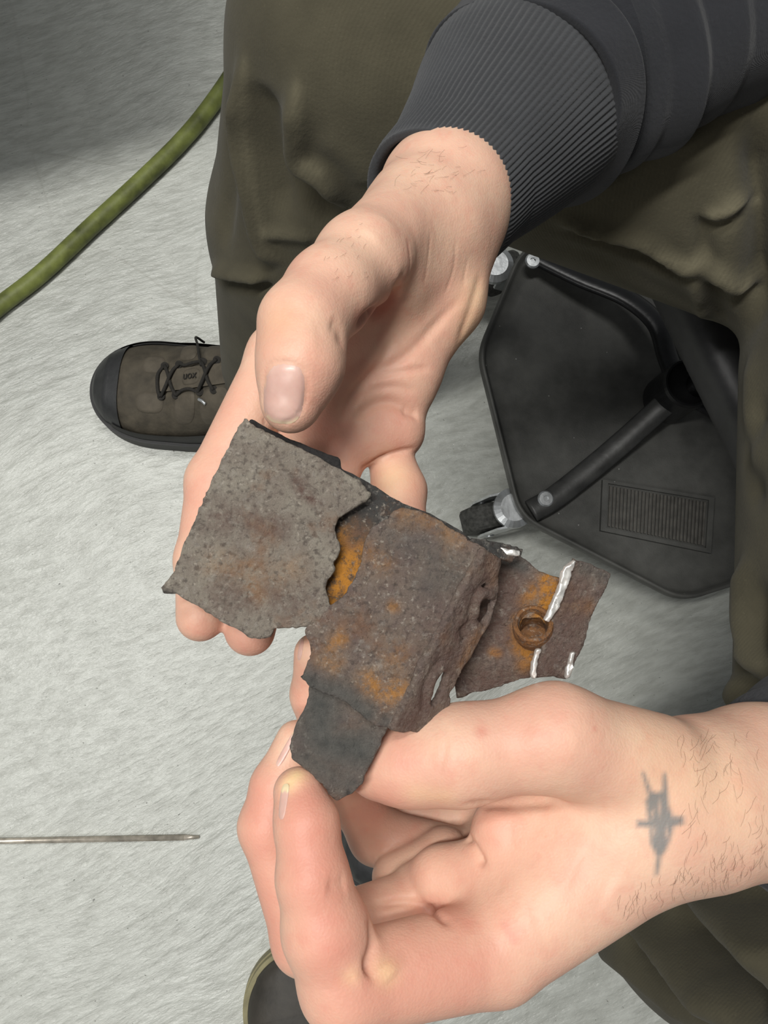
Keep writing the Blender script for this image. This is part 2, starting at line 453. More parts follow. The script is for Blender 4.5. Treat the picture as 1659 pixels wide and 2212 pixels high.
def vnoise(X, scale, seed=0):
    """cheap smooth noise, about -1..1"""
    rs = np.random.RandomState(seed); out = np.zeros(len(X))
    for k in range(7):
        d = rs.normal(size=3); d /= np.linalg.norm(d); out += np.sin(X@d*scale*rs.uniform(.6, 1.7)*6.283+rs.uniform(0, 6.28))
    return out/3.2
# ------------------------------------------------------------------ setting
fl = meshl('floor', [(-3, -2.5, 0), (3, -2.5, 0), (3, 3.5, 0), (-3, 3.5, 0)], [(0, 1, 2, 3)])
link('floor', fl, M['floor'], smooth=False, kind='structure')

# ------------------------------------------------------------------ person
hip = onz(1750, 640, 0.40)
person = tag(empty('person', (hip[0], hip[1], 0)), 'seated person in olive work trousers and black hooded sweatshirt holding rusty metal', 'person')

# --- right hand (photo top), joints as (px, py, depth cm, radius cm)
def cm(js): return [rc(P(*a[:3]), P(*b[:3]), a[3]/100, b[3]/100) for a, b in zip(js, js[1:])]
rh_palm = blend(
    cm([(1330, 60, 48.5, 3.5), (1065, 315, 43.2, 2.85), (1010, 368, 41.3, 2.75), (962, 425, 38.9, 2.75), (925, 500, 37.7, 2.5)]) +
    cm([(905, 485, 37.4, 2.2), (605, 770, 34.2, 1.25)]) +
    cm([(930, 480, 37.4, 2.1), (680, 890, 35.2, 1.3)]) +
    cm([(950, 490, 37.8, 2.0), (765, 925, 36.0, 1.25)]) +
    cm([(990, 500, 38.6, 1.75), (965, 650, 37.8, 1.45), (872, 815, 36.6, 1.28), (850, 925, 36.2, 1.0)]) +
    cm([(910, 500, 37.1, 2.1), (840, 600, 35.1, 1.6)]) +
    cm([(660, 930, 34.8, 1.15), (850, 935, 36.1, .98)]), .010)
rh_thumb = chain([(900, 460, 37.0, 2.0), (780, 560, 32.6, 1.55), (712, 632, 30.9, 1.46), (655, 700, 29.6, 1.36), (648, 790, 29.0, 1.3), (628, 872, 29.0, .98)], .008)
rh_index = chain([(605, 770, 34.2, 1.2), (466, 1040, 32.6, 1.07), (438, 1210, 31.2, .95), (433, 1333, 30.4, .84)], .004)
rh_middle = chain([(680, 890, 35.2, 1.2), (590, 1120, 33.0, 1.05), (560, 1270, 31.4, .95), (540, 1362, 30.6, .88)], .004)
rh_ring = chain([(755, 925, 36.0, 1.15), (678, 1130, 33.6, 1.02), (680, 1250, 32.6, .92), (690, 1300, 32.0, .85)], .004)
rh_pinky = chain([(838, 965, 36.2, .9), (862, 1060, 35.6, 1.08), (866, 1140, 34.6, 1.0), (850, 1260, 33.0, .85), (840, 1340, 32.2, .78)], .003)
rh_pad = blend(cm([(750, 968, 35.0, .85), (855, 932, 35.9, 1.12)]), .004)
def right_hand(p):
    d = smin(rh_palm(p), rh_pad(p), .003)
    d = smin(d, rh_thumb(p), .007)
    d = smin(d, rh_index(p), .005)
    d = smin(d, rh_middle(p), .003)
    d = smin(d, rh_ring(p), .003)
    return smin(d, rh_pinky(p), .0012)

# --- left hand (photo bottom)
lh_palm = blend(
    cm([(1980, 1690, 35, 3.3), (1640, 1705, 32.6, 2.95), (1500, 1735, 31.4, 2.85), (1400, 1750, 30.8, 2.7)]) +
    cm([(1400, 1770, 30.6, 2.6), (1070, 2050, 29.2, 1.72)]) +
    cm([(1410, 1750, 32, 2.2), (1000, 1950, 31.8, 1.3)]) +
    cm([(1420, 1740, 33.5, 2.0), (1010, 1860, 33.8, 1.2)]) +
    cm([(1420, 1730, 34.8, 1.8), (1060, 1770, 35.4, 1.15)]) +
    cm([(1300, 1780, 30.6, 2.3), (1090, 1790, 30.6, 1.15)]) +
    cm([(1180, 1900, 30.4, 1.8), (950, 1900, 31.2, 1.05)]), .009)
lh_thumb = chain([(1400, 1670, 30.2, 2.1), (1200, 1592, 28.8, 1.62), (990, 1632, 28.75, 1.5), (880, 1650, 29.0, 1.25), (812, 1658, 29.3, 1.0)], .008)
lh_index = chain([(1070, 2055, 29.2, 1.65), (750, 2125, 27.2, 1.45), (704, 2010, 26.9, 1.3), (676, 1898, 26.9, 1.07), (662, 1780, 27.3, .95), (645, 1712, 27.7, .8)], .004)
lh_middle = chain([(960, 1935, 31.9, 1.25), (662, 2030, 30.2, 1.14), (582, 1785, 30.4, 1.02), (600, 1700, 30.6, .9), (640, 1600, 30.9, .72)], .004)
lh_web = chain([(960, 1850, 33.2, 1.1), (858, 1895, 33.0, .95)], .004)
lh_pad = chain([(1150, 1890, 31, 1.5), (960, 1895, 31.4, 1.05), (900, 1920, 31.8, .95)], .004)
lh_ring = chain([(1010, 1860, 33.8, 1.15), (815, 1806, 34.4, 1.06), (715, 1650, 33.6, .9), (681, 1500, 32.6, .86), (679, 1412, 31.9, .74)], .004)
lh_pinky = chain([(1060, 1770, 35.4, 1.1), (890, 1760, 36.2, .95), (800, 1690, 36, .85), (800, 1620, 35.4, .75)], .004)
def left_hand(p):
    d = lh_palm(p)
    d = smin(d, lh_thumb(p), .006)
    d = smin(d, lh_index(p), .003)
    d = smin(d, lh_pad(p), .003)
    d = smin(d, lh_web(p), .003)
    d = smin(d, lh_middle(p), .0015)
    d = smin(d, lh_ring(p), .0015)
    return smin(d, lh_pinky(p), .0015)

def hand_mesh(f, js, h):
    lo, hi = bbox([P(*a[:3]) for a in js], .04)
    V, Q = nets(f, lo, hi, h)
    return smooth(V, Q, 2), Q
HRES = .0010
Vr, Qr = hand_mesh(right_hand, [(1330, 60, 47), (385, 1400, 30), (1080, 560, 38), (560, 660, 28)], HRES)
SR = Sculpt(Vr, Qr)
for pts, mm, r in [
    # thumb web pit and folds, joint wrinkles
    ([(868, 590), (846, 645), (800, 680), (770, 705)], -2.6, 2.6), ([(880, 520), (882, 575), (862, 625), (835, 655)], -.5, .9),
    ([(738, 750), (733, 715), (712, 694)], -.9, 3.0),
    ([(580, 655), (615, 650), (655, 672)], -.18, 1.1), ([(575, 675), (620, 668), (650, 685)], -.15, 1.1),
    ([(730, 920), (790, 820), (880, 765), (1000, 640)], -1.3, 2.2), ([(745, 880), (810, 800), (850, 730)], -1.1, 2.0),
    ([(800, 815), (880, 800), (930, 795)], -.9, 1.5), ([(780, 845), (850, 835), (900, 845)], -.6, 1.5), ([(760, 905), (830, 868), (903, 892)], -1.8, 2.2), ([(870, 885), (905, 896)], -1.5, 2.2),
    ([(780, 1012), (830, 985), (895, 968)], -1.2, 1.1),
    ([(985, 520), (980, 580), (960, 640)], -.3, .7), ([(930, 500), (925, 560), (915, 620)], -.25, .7), ([(1010, 560), (1000, 620)], -.25, .7),
    ([(1040, 590), (1020, 660), (990, 740)], -.8, 2.5),
    ([(840, 470), (800, 520)], .7, 6), ([(600, 720), (690, 730)], .4, 6), ([(850, 610), (900, 560)], .8, 8),
]: SR.disp(pts, mm, r)
SR.refresh()
for pts, mm, r in [   # groove round the thumb nail
    ([(573, 915), (568, 850), (575, 798), (600, 782), (640, 788), (662, 815), (660, 860), (645, 895), (615, 915)], -.5, .7)]: SR.disp(pts, mm, r, taper=False)
SR.refresh()
for pts, a, r in [([(650, 560), (720, 620), (690, 720)], .10, 12), ([(600, 700), (680, 780), (650, 900)], .22, 10), ([(770, 690), (800, 675), (840, 650)], .55, 5),
                  ([(420, 1150), (440, 1040), (500, 860)], .22, 12), ([(850, 930)], .35, 14), ([(900, 1050), (905, 1090)], .35, 8), ([(760, 980), (700, 940)], .35, 12),
                  ([(420, 1360), (560, 1400)], .3, 10), ([(880, 520), (882, 575), (862, 625)], .35, 1.2), ([(860, 800), (950, 700)], .15, 14)]: SR.paint('red', pts, a, r)
for pts, a, r in [([(1030, 640), (1010, 720), (960, 820)], .32, 10), ([(600, 690)], .2, 8), ([(850, 1030)], .35, 8)]: SR.paint('pale', pts, a, r)

Vl, Ql = hand_mesh(left_hand, [(1980, 1690, 35), (515, 1400, 31), (1000, 1480, 26), (700, 2260, 27), (900, 1700, 37)], HRES)
SL = Sculpt(Vl, Ql)
for pts, mm, r in [
    ([(750, 1906), (728, 1914), (705, 1914)], -.9, 3.0), ([(800, 1990), (806, 2040), (796, 2085), (785, 2100)], -3.0, 2.0), ([(700, 2130), (720, 2150)], -.2, 1),
    ([(805, 1957), (880, 1949), (940, 1972), (970, 2000)], -1.6, 1.5),
    ([(1000, 1738), (1100, 1736), (1215, 1730)], -1.3, 2.4), ([(1100, 1742), (1140, 1765), (1170, 1800)], -.35, 2.4),
    ([(1000, 1795), (1030, 1840), (1045, 1870)], -1.8, 1.5), ([(1030, 1850), (1070, 1900), (1085, 1930)], -.35, 2.2),
    ([(960, 1575), (962, 1620), (945, 1680)], -.35, .8), ([(945, 1540), (962, 1580)], -.2, .8),
    ([(790, 2090), (760, 2120)], .9, 4), ([(830, 2080), (850, 2110)], 1.0, 4), ([(1250, 1640), (1130, 1590)], .4, 8),
    ([(1240, 1870), (1330, 1920)], -.9, 8), ([(1060, 1990), (1150, 1960)], .7, 10),
]: SL.disp(pts, mm, r)
SL.refresh()
SL.disp([(605, 1745), (612, 1700), (632, 1690)], -.3, .6)
for pts, a, r in [([(655, 1740), (680, 1880), (720, 2060)], .62, 13), ([(930, 1960), (1000, 2000)], .45, 8), ([(1060, 1790)], .25, 10), ([(1090, 2000), (1110, 2030)], .5, 2.2),
                  ([(1040, 1580)], .5, 2.5), ([(870, 1640)], .4, 9), ([(560, 1720), (560, 1850), (600, 2040)], .5, 11), ([(800, 1760), (840, 1720)], .4, 10), ([(880, 1770)], .3, 12),
                  ([(650, 1470), (655, 1540)], .35, 8), ([(1285, 1575)], .5, 1.2), ([(1100, 1650), (1200, 1570)], .18, 14), ([(760, 2000), (780, 1950)], .25, 8), ([(760, 2150), (1000, 2110)], .5, 18), ([(470, 960), (420, 1150)], .35, 11), ([(850, 1050), (890, 1090)], .3, 9), ([(900, 1700), (1000, 1680)], .2, 10), ([(900, 1900), (1000, 1880)], .25, 10)]: SL.paint('red', pts, a, r)
for pts, a, r in [([(640, 1675), (625, 1690)], .75, 3.2), ([(835, 2100)], .5, 4), ([(760, 2110)], .3, 3), ([(900, 1715), (960, 1722)], .25, 4), ([(1440, 1640), (1560, 1700)], .18, 18)]: SL.paint('pale', pts, a, r)
TAT = [(1386, 1668), (1391, 1668), (1407, 1708), (1418, 1712), (1430, 1708), (1432, 1672), (1438, 1670), (1441, 1690), (1444, 1735), (1453, 1762), (1476, 1764), (1478, 1780), (1455, 1786),
       (1448, 1815), (1438, 1838), (1428, 1852), (1422, 1888), (1415, 1890), (1418, 1850), (1404, 1822), (1402, 1788), (1376, 1786), (1376, 1772), (1400, 1772), (1394, 1730), (1400, 1718)]
SL.poly('ink', TAT, .85, 11)
for px, py, a, b in [(1424, 1745, 4, 17), (1409, 1758, 4, 10), (1414, 1796, 4, 10), (1440, 1800, 4, 12)]:   # lighter gaps inside the tattoo
    q = proj(SL.V); e = np.exp(-(((q[:, 0]-px)/a)**2+((q[:, 1]-py)/b)**2)); SL.A['ink'] *= 1-.4*e

nR = len(SR.V)
names = set(SR.A) | set(SL.A)
body_me = mesh('body', np.vstack([SR.V, SL.V]), np.vstack([SR.Q, SL.Q+nR]))
for k in names:
    at = body_me.attributes.new(k, 'FLOAT', 'POINT')
    at.data.foreach_set('value', np.concatenate([SR.A.get(k, np.zeros(nR)), SL.A.get(k, np.zeros(len(SL.V)))]).astype(np.float32))
body = link('body', body_me, M['skin'], person)

# --- finger nails: curved plates lying on the skin
def nail(S, quad, rise=.35, tip=.2, nu=22, nv=26, rnd=3.0):
    """quad: pixel corners root-left, root-right, tip-right, tip-left"""
    q = np.array(quad, float); top = []; ok = True
    for j in range(nv+1):
        t = j/nv; row = []
        for i in range(nu+1):
            s = i/nu*2-1; tt = t*2-1
            f = 1/max(1e-6, (abs(s)**rnd+abs(tt)**rnd)**(1/rnd))*max(abs(s), abs(tt)) if (s or tt) else 1
            s2, t2 = s*f*.5+.5, tt*f*.5+.5
            px = (q[0]*(1-s2)+q[1]*s2)*(1-t2)+(q[3]*(1-s2)+q[2]*s2)*t2
            row.append((px, s, tt))
        top.append(row)
    V = []; tipw = []
    for row in top:
        for px, s, tt in row:
            c = S.cast(*px)
            if c is None: c = S.cast(*(px*.9+q.mean(0)*.1))
            if c is None: c = V[-1] if V else P(*px, 29)
            edge = max(abs(s), abs(tt)); h = rise*(1-edge**6)+(.25 if tt > .7 else 0)*rise
            V.append(c+ray(*px)*(-h/1000)); tipw.append(np.clip((tt-(1-2*tip))*6, 0, 1))
    V = np.array(V); n1 = nu+1
    Q = [(j*n1+i, j*n1+i+1, (j+1)*n1+i+1, (j+1)*n1+i) for j in range(nv) for i in range(nu)]
    me = mesh('fingernail', V, Q)
    nrm = np.cross(V[n1*5+6]-V[n1*5+5], V[n1*6+5]-V[n1*5+5])
    if nrm @ (CAM-V[0]) < 0: me.flip_normals()
    at = me.attributes.new('tip', 'FLOAT', 'POINT'); at.data.foreach_set('value', np.array(tipw, np.float32))
    return link('fingernail', me, M['nail'], body)
nail(SR, [(574, 785), (662, 788), (652, 918), (566, 912)], .5, .07)
nail(SL, [(600, 1768), (614, 1772), (628, 1692), (608, 1694)], .4, .25)
nail(SL, [(592, 1652), (606, 1658), (642, 1590), (636, 1574)], .4, .1)
nail(SL, [(641, 1424), (650, 1428), (658, 1376), (650, 1372)], .3, .1)

# --- hairs on wrists
rs = random.Random(5)
hv, hf = [], []
def hair(S, px, py, ang, L):
    a = S.cast(px, py)
    if a is None: return
    b = S.cast(px+math.cos(ang)*L*.5, py+math.sin(ang)*L*.5); bend = rs.uniform(-.7, .7)
    c = S.cast(px+math.cos(ang)*L*.5+math.cos(ang+bend)*L*.5, py+math.sin(ang)*L*.5+math.sin(ang+bend)*L*.5)
    if b is None or c is None: return
    pts = catmull([a, b-ray(px, py)*.0008, c-ray(px, py)*.0012], 4); r = .000028
    T, U, B = frames(pts); base = len(hv)
    for p, u, v in zip(pts, U, B):
        for k in range(3): hv.append(p+r*(math.cos(k*2.09)*u+math.sin(k*2.09)*v))
    for i in range(len(pts)-1):
        for k in range(3): hf.append((base+i*3+k, base+i*3+(k+1) % 3, base+i*3+3+(k+1) % 3, base+i*3+3+k))
for _ in range(45): hair(SR, rs.gauss(935, 45), rs.gauss(372, 26), rs.uniform(2.3, 3.4), rs.uniform(10, 30))
for _ in range(22): hair(SR, rs.uniform(700, 800), rs.uniform(480, 600), rs.uniform(2.0, 2.8), rs.uniform(6, 14))
for _ in range(85): hair(SL, rs.uniform(1470, 1655), rs.uniform(1570, 1880), rs.uniform(1.2, 2.4), rs.uniform(14, 45))
for _ in range(100):
    x = rs.uniform(1340, 1655); hair(SL, x, 1990-(x-1340)*.36-rs.uniform(5, 70), rs.uniform(1.3, 2.2), rs.uniform(10, 36))
link('arm_hair', mesh('arm_hair', np.array(hv), np.array(hf)), M['hair'], body, kind='stuff')

# --- sweatshirt sleeves
def sleeve(name, axis, rads, prof, mat, parent, n=360, seg=24, ribs=0, ribh=0, squash=.92, wrink=None, lip=None, twist=0.0):
    C = catmull(axis, seg); k = len(C); t = np.linspace(0, 1, k)
    T, U, B = frames(C); R = np.interp(t, np.linspace(0, 1, len(rads)), rads)/100
    a = np.linspace(0, 2*np.pi, n, endpoint=False)
    rr = R[:, None]*np.ones(n)[None]
    if ribs: rr = rr+ribh/1000*(np.abs(np.cos(a*ribs/2))[None]**1.3)*(np.clip(t*14-.15, .12, 1)*np.clip((1-t)*9, .3, 1))[:, None]
    if wrink: rr = rr+wrink(t[:, None], a[None])/1000
    rings = C[:, None]+rr[..., None]*(np.cos(a)[None, :, None]*U[:, None]+np.sin(a)[None, :, None]*B[:, None]*squash)
    if lip:      # roll the opening over and back inside
        d = lip/1000; inn = []
        for s, sh in ((6.0, 2), (1.2, 1.9), (.3, 1.6), (0, 1.0), (.05, .4)):
            c = C[0]+T[0]*d*s; r2 = rr[0]-d*sh
            inn.append(c+r2[:, None]*(np.cos(a)[:, None]*U[0]+np.sin(a)[:, None]*B[0]*squash))
        rings = np.concatenate([np.array(inn), rings])
    return link(name, ringmesh(name, rings, False), mat, parent)
cuff_axis = [P(938, 446, 39.5), P(992, 388, 40.8), P(1060, 310, 42.5), P(1122, 232, 44.6)]
hoodie_lo, hoodie_hi = np.array([0, 0, 0]), np.array([1, 1, 1])
def wr(t, a):
    x = t*9.0; f = x-np.floor(x)
    saw = np.where(f < .75, f/.75, (1-f)/.25)
    return 7.0*saw*(.55+.45*np.sin(a*1.0+2*np.floor(x)))*np.clip(1.2-t, 0, 1)+2.5*np.sin(a*3+t*9)
sl_axis = [P(1118, 236, 44.5), P(1190, 165, 46.2), P(1330, 95, 47.6), P(1520, 20, 48.5), P(1760, -60, 49), P(2050, -110, 49)]
# torso of the sweatshirt (mostly out of frame) with sleeves and cuffs as its pieces
EL_R, EL_L = P(1800, -75, 49), P(2120, 1690, 36.5)
SH_R, SH_L = np.array([.50, .42, .86]), np.array([.50, .0, .86])
torso = blend([rc((.50, .30, .50), (.53, .25, .62), .13, .135), rc((.50, .14, .50), (.53, .17, .62), .13, .135),
               rc((.53, .21, .60), (.51, .21, .80), .165, .17), rc(SH_R, SH_L, .085, .085), rc((.51, .21, .86), (.49, .21, .97), .08, .07),
               rc(SH_R, EL_R, .085, .070), rc(SH_L, EL_L, .085, .068)], .06)
V, Q = nets(torso, (.10, -.28, .28), (.78, .62, 1.08), .011, 4)
hoodie = link('hoodie', mesh('hoodie', V, Q), M['cloth_black'], person)
sleeve('cuff', cuff_axis, [3.5, 3.75, 4.5, 5.35], None, M['rib'], hoodie, n=960, seg=30, ribs=96, ribh=.8, squash=1.0, lip=2.2,
       wrink=lambda t, a: 1.2*np.sin(2*a+5*t)*t)
sleeve('sleeve', sl_axis, [5.45, 5.75, 6.05, 5.8, 5.7, 6.4], None, M['cloth_black'], hoodie, n=240, seg=40, squash=1.0, lip=3.0, wrink=wr)
sleeve('sleeve', [P(1690, 1712, 33.2), P(1740, 1708, 34), P(1900, 1695, 35.5), P(2120, 1690, 36.5)], [3.55, 4.4, 5.4, 6.2], None, M['cloth_black'], hoodie, n=160, seg=20, squash=1.0, lip=3.0,
       wrink=lambda t, a: 4*np.sin(t*22+1.2*np.sin(a))*t)

# trousers
KR, AR = onz(800, 95, .46), onz(628, 800, .10)
KL, AL = onz(1965, 2130, .46), onz(1325, 1850, .10)
HR, HL = np.array([.45, .262, .475]), np.array([.395, .175, .475])
MR = KR*.55+AR*.45+np.array([-.004, 0, 0]); ML = KL*.5+AL*.5
_t = blend([rc(HR, KR, .108, .092), rc(KR, MR, .094, .092), rc(MR, AR, .092, .072),
            rc(HL, KL, .118, .102), rc(KL, ML, .098, .094), rc(ML, AL, .094, .076), rc((.49, .29, .49), (.49, .14, .49), .13, .13)], .018)
def trousers_f(p): return np.maximum(_t(p), .05-p[:, 2])
lo, hi = bbox([KR, AR, KL, AL, HR, HL, (.6, .2, .6)], .13); lo[2] = .03
V, Q = nets(trousers_f, lo, hi, .0036, 5)
V = smooth(V, Q, 2)
ST = Sculpt(V, Q)
for pts, mm, r in [   # folds: + stands proud, - valley
    ([(478, 0), (470, 100), (462, 250)], 2.5, 6), ([(525, 130), (525, 280), (545, 400), (570, 520), (610, 570)], 5, 7), ([(560, 180), (580, 330), (620, 480)], -5, 12),
    ([(640, 180), (640, 270), (645, 340), (700, 380), (740, 450)], 5, 7), ([(690, 290), (760, 350), (800, 400)], 2.2, 9), ([(600, 380), (680, 440), (730, 480)], -4, 10),
    ([(440, 575), (500, 590), (580, 600)], 4, 5), ([(445, 600), (520, 612), (590, 620)], -4, 5), ([(560, 500), (620, 505), (680, 510)], 2.5, 5),
    ([(500, 200), (495, 400), (480, 540)], -2.5, 9),
    ([(1160, 520), (1300, 560), (1450, 640), (1600, 700)], -1.5, 10), ([(1200, 470), (1290, 500), (1390, 525), (1480, 580), (1520, 560)], 4.5, 5), ([(1215, 500), (1320, 530), (1400, 560), (1490, 600)], -4, 5),
    ([(1510, 470), (1560, 465), (1640, 425)], 3.5, 4), ([(1510, 485), (1570, 480), (1650, 440)], -3.5, 4), ([(1525, 450), (1520, 520), (1530, 580)], -4, 5),
    ([(1520, 575), (1560, 600), (1600, 625), (1640, 630)], 5, 6), ([(1500, 600), (1510, 660), (1530, 700)], 3, 5), ([(1545, 600), (1550, 680), (1570, 720)], -4, 6),
    ([(1640, 250), (1645, 420), (1640, 560), (1620, 700)], -14, 8), ([(1625, 760), (1622, 900), (1628, 1050)], 3, 8), ([(1650, 850), (1620, 980), (1640, 1100)], -4, 8),
    ([(1610, 1200), (1605, 1350), (1640, 1480)], 5, 8), ([(1640, 1250), (1630, 1400), (1655, 1500)], -6, 9), ([(1590, 1420), (1620, 1500)], -6, 8), ([(1600, 1400), (1612, 1460), (1625, 1510)], 5, 6),
    ([(1560, 1560), (1590, 1500), (1600, 1440)], 5, 10), ([(1590, 1600), (1615, 1530), (1620, 1450)], -6, 7),
    ([(1280, 2030), (1380, 2110), (1500, 2212)], 3, 9), ([(1330, 2000), (1420, 2080), (1540, 2212)], -9, 11), ([(1370, 1975), (1460, 2070), (1600, 2212)], 8, 10),
    ([(1440, 1940), (1540, 2060), (1659, 2180)], -9, 12), ([(1500, 1910), (1600, 2010), (1700, 2110)], 8, 12), ([(1580, 1880), (1640, 1960), (1700, 2010)], -10, 12),
]: ST.disp(pts, mm*(2.6 if max(p[0] for p in pts) < 800 else 2.6 if min(p[1] for p in pts) > 1850 else 1.6), r*1.1)
ST.V = smooth(ST.V, ST.Q, 2); ST.refresh()
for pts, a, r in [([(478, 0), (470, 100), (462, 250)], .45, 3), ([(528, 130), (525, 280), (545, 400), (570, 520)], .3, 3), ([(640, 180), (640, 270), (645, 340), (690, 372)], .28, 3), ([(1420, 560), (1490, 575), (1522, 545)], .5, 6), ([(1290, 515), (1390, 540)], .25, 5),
                  ([(1540, 465), (1600, 445), (1640, 425)], .5, 4), ([(1580, 440), (1600, 430)], .3, 8), ([(1560, 600), (1600, 620), (1630, 625)], .45, 7), ([(1500, 610), (1512, 680)], .15, 3), ([(500, 592), (560, 600)], .12, 5), ([(590, 505), (680, 512)], .12, 5)]: ST.paint('worn', pts, a, r)  # bright highlights painted into the cloth colour along the fold ridges
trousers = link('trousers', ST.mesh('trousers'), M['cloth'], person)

# ------------------------------------------------------------------ footwear
def make_boot(name, parent, toe, heel, wmax, hcap, hin, mats, capx, welt=False, ext=.006):
    """toe, heel: floor points; upper is the boot itself, sole, toe cap and the rest are its pieces"""
    toe = np.asarray(toe, float); heel = np.asarray(heel, float); ax = heel-toe; L = np.linalg.norm(ax); ax /= L; up = np.array([0, 0, 1.]); sd = np.cross(up, ax)
    def wid(x):
        t = np.clip(x/L, 0, 1); e = np.clip(t/.24, 0, 1)
        w = wmax/2*np.sqrt(np.clip(1-(1-e)**2.3, 0, 1))*(1-.16*np.clip((t-.35)/.3, 0, 1))
        return w*np.sqrt(np.clip(1-np.clip((t-.86)/.14, 0, 1)**2.4, 0, 1))
    def top(x): return np.interp(x/L, [0, .015, .06, .14, .28, .42, .55, .7, 1], [.032, .042, hcap*.88, hcap, hcap*1.12, hin*.74, hin*.95, hin*1.05, hin])
    base = .026
    def pt(x, s, lift=0.0):
        w = wid(x); z = base+(top(x)-base)*(max(0, 1-abs(s)**2.7))**.55
        return toe+ax*(x-lift*(1 if x < .02 else .2))+sd*(s*(w+lift))+up*(z+lift)
    root = None
    def patch(pname, x0, x1, s0, s1, lift, mat, nx=26, ns=40, xf=None, par=None, pw=1.6, oval=False):
        V = []
        if oval:
            for a in np.linspace(-1, 1, nx):
                for b in np.linspace(-1, 1, ns):
                    f = max(abs(a), abs(b))/max(1e-6, (abs(a)**3.2+abs(b)**3.2)**(1/3.2)) if (a or b) else 1
                    V.append(pt(x0+(x1-x0)*(a*f*.5+.5), s0+(s1-s0)*(b*f*.5+.5), lift*(1 if max(abs(a), abs(b)) < .98 else .2)))
        for x in (() if oval else x0+(x1-x0)*np.linspace(0, 1, nx)**pw):
            for s in np.linspace(s0, s1, ns): V.append(pt(x if xf is None else x0+(x-x0)*xf(s), s, lift))
        Q = [(i*ns+j, i*ns+j+1, (i+1)*ns+j+1, (i+1)*ns+j) for i in range(nx-1) for j in range(ns-1)]
        k = np.array(V); c = np.cross(k[Q[len(Q)//2][1]]-k[Q[len(Q)//2][0]], k[Q[len(Q)//2][3]]-k[Q[len(Q)//2][0]])
        me = mesh(pname, k, Q if c[2] > 0 else [q[::-1] for q in Q])
        return link(pname, me, mat, root if par is None else par)
    def outline(e, n=80):
        xs = L*(1-np.cos(np.linspace(0, np.pi, n)))/2
        pts = [(x, wid(x)) for x in xs]+[(x, -wid(x)) for x in xs[::-1][1:-1]]
        out = []
        for k in range(len(pts)):
            a = np.array(pts[k-1]); b = np.array(pts[(k+1) % len(pts)]); t = b-a; nr = np.array([-t[1], t[0]]); nr = nr/(np.linalg.norm(nr)+1e-9)
            out.append((pts[k][0]+nr[0]*e, pts[k][1]+nr[1]*e))
        return out
    fr = (toe, ax, sd, up)
    root = patch(name, 0.0, L, -1, 1, 0, mats['upper'], 90, 70, par=parent)
    if welt:
        prism('sole', outline(ext), .0, .016, fr, 0, mats['welt'], root)
        prism('welt', outline(ext*.8), .0162, .025, fr, 0, mats['welt'], root)
        prism('welt_edge', outline(ext*.2), .0252, .0285, fr, 0, mats['welt_edge'], root)
    else:
        prism('sole', outline(ext), 0, .027, fr, 0, mats['sole'], root)
    if capx: patch('toe_cap', 0.0, capx, -1, 1, .002, mats['cap'], 24, 50, xf=lambda s: 1+.14*abs(s)**3)
    return root, pt, patch, fr, L
DM = dict(upper=M['boot'], cap=M['boot_cap'], sole=M['sole'], welt=M['welt'], welt_edge=M['welt_edge'])
bt, pt, patch, fr, L = make_boot('boot', person, onz(219, 850, 0), onz(800, 900, 0), .108, .062, .135, DM, .033)
# side rand, overlays, tongue, label, laces, eyelets
patch('rand', .025, .25, -1, -.945, .003, M['sole'], 30, 8, pw=1); patch('rand', .025, .25, .945, 1, .003, M['sole'], 30, 8, pw=1)
for x0, x1, s0, s1 in [(.058, .082, .18, .55), (.055, .085, -.62, -.22), (.098, .122, -.80, -.18), (.098, .118, .42, .85), (.128, .16, -.85, -.25), (.126, .155, .35, .85)]:
    patch('overlay', x0, x1, s0, s1, .0018, M['boot_lite'], 14, 14, oval=True)
patch('tongue', .080, .17, -.20, .22, .0035, M['boot_lite'], 16, 14, pw=1)
lab = patch('tongue_label', .106, .128, -.15, .19, .0055, M['boot_lite'], 14, 14, oval=True)
for x in (.083, .100, .128, .144):
    for s in (-.30, .32): lathe('eyelet', [(.0015, 0), (.0042, .0), (.0042, .0018), (.0018, .0018)], pt(x, s, .0015), (0, 0, 1), 14, M['lace'], bt)
for x in (.083, .126):
    tube('lace', [pt(x, -.30, .003), pt(x+.006, -.12, .0075), pt(x+.012, .14, .0075), pt(x+.018, .32, .003)], .0019, 8, 6, M['lace'], bt)
    tube('lace', [pt(x, .32, .003), pt(x+.006, .14, .0055), pt(x+.012, -.12, .0055), pt(x+.018, -.30, .003)], .0019, 8, 6, M['lace'], bt)
tube('lace', [pt(.101, .32, .003), pt(.109, .24, .006), pt(.118, .27, .006), pt(.127, .32, .003)], .0017, 8, 6, M['lace'], bt)
tube('lace', [pt(.101, -.30, .003), pt(.109, -.22, .006), pt(.118, -.22, .006), pt(.127, -.30, .003)], .0017, 8, 6, M['lace'], bt)
tube('lace', [pt(.128, .2, .006), pt(.122, .5, .004), pt(.117, .75, .004), pt(.112, .93, .008), pt(.116, 1.08, .004)], .0014, 8, 6, M['lace'], bt)
tube('lace', [pt(.083, .30, .004), pt(.078, .10, .005), pt(.080, -.18, .005), pt(.083, -.30, .004)], .0019, 8, 6, M['lace'], bt)
tube('stitch_tab', [pt(.128, -.42, .004), pt(.132, -.46, .004), pt(.136, -.52, .004)], .0018, 6, 4, M['zinc'], bt)
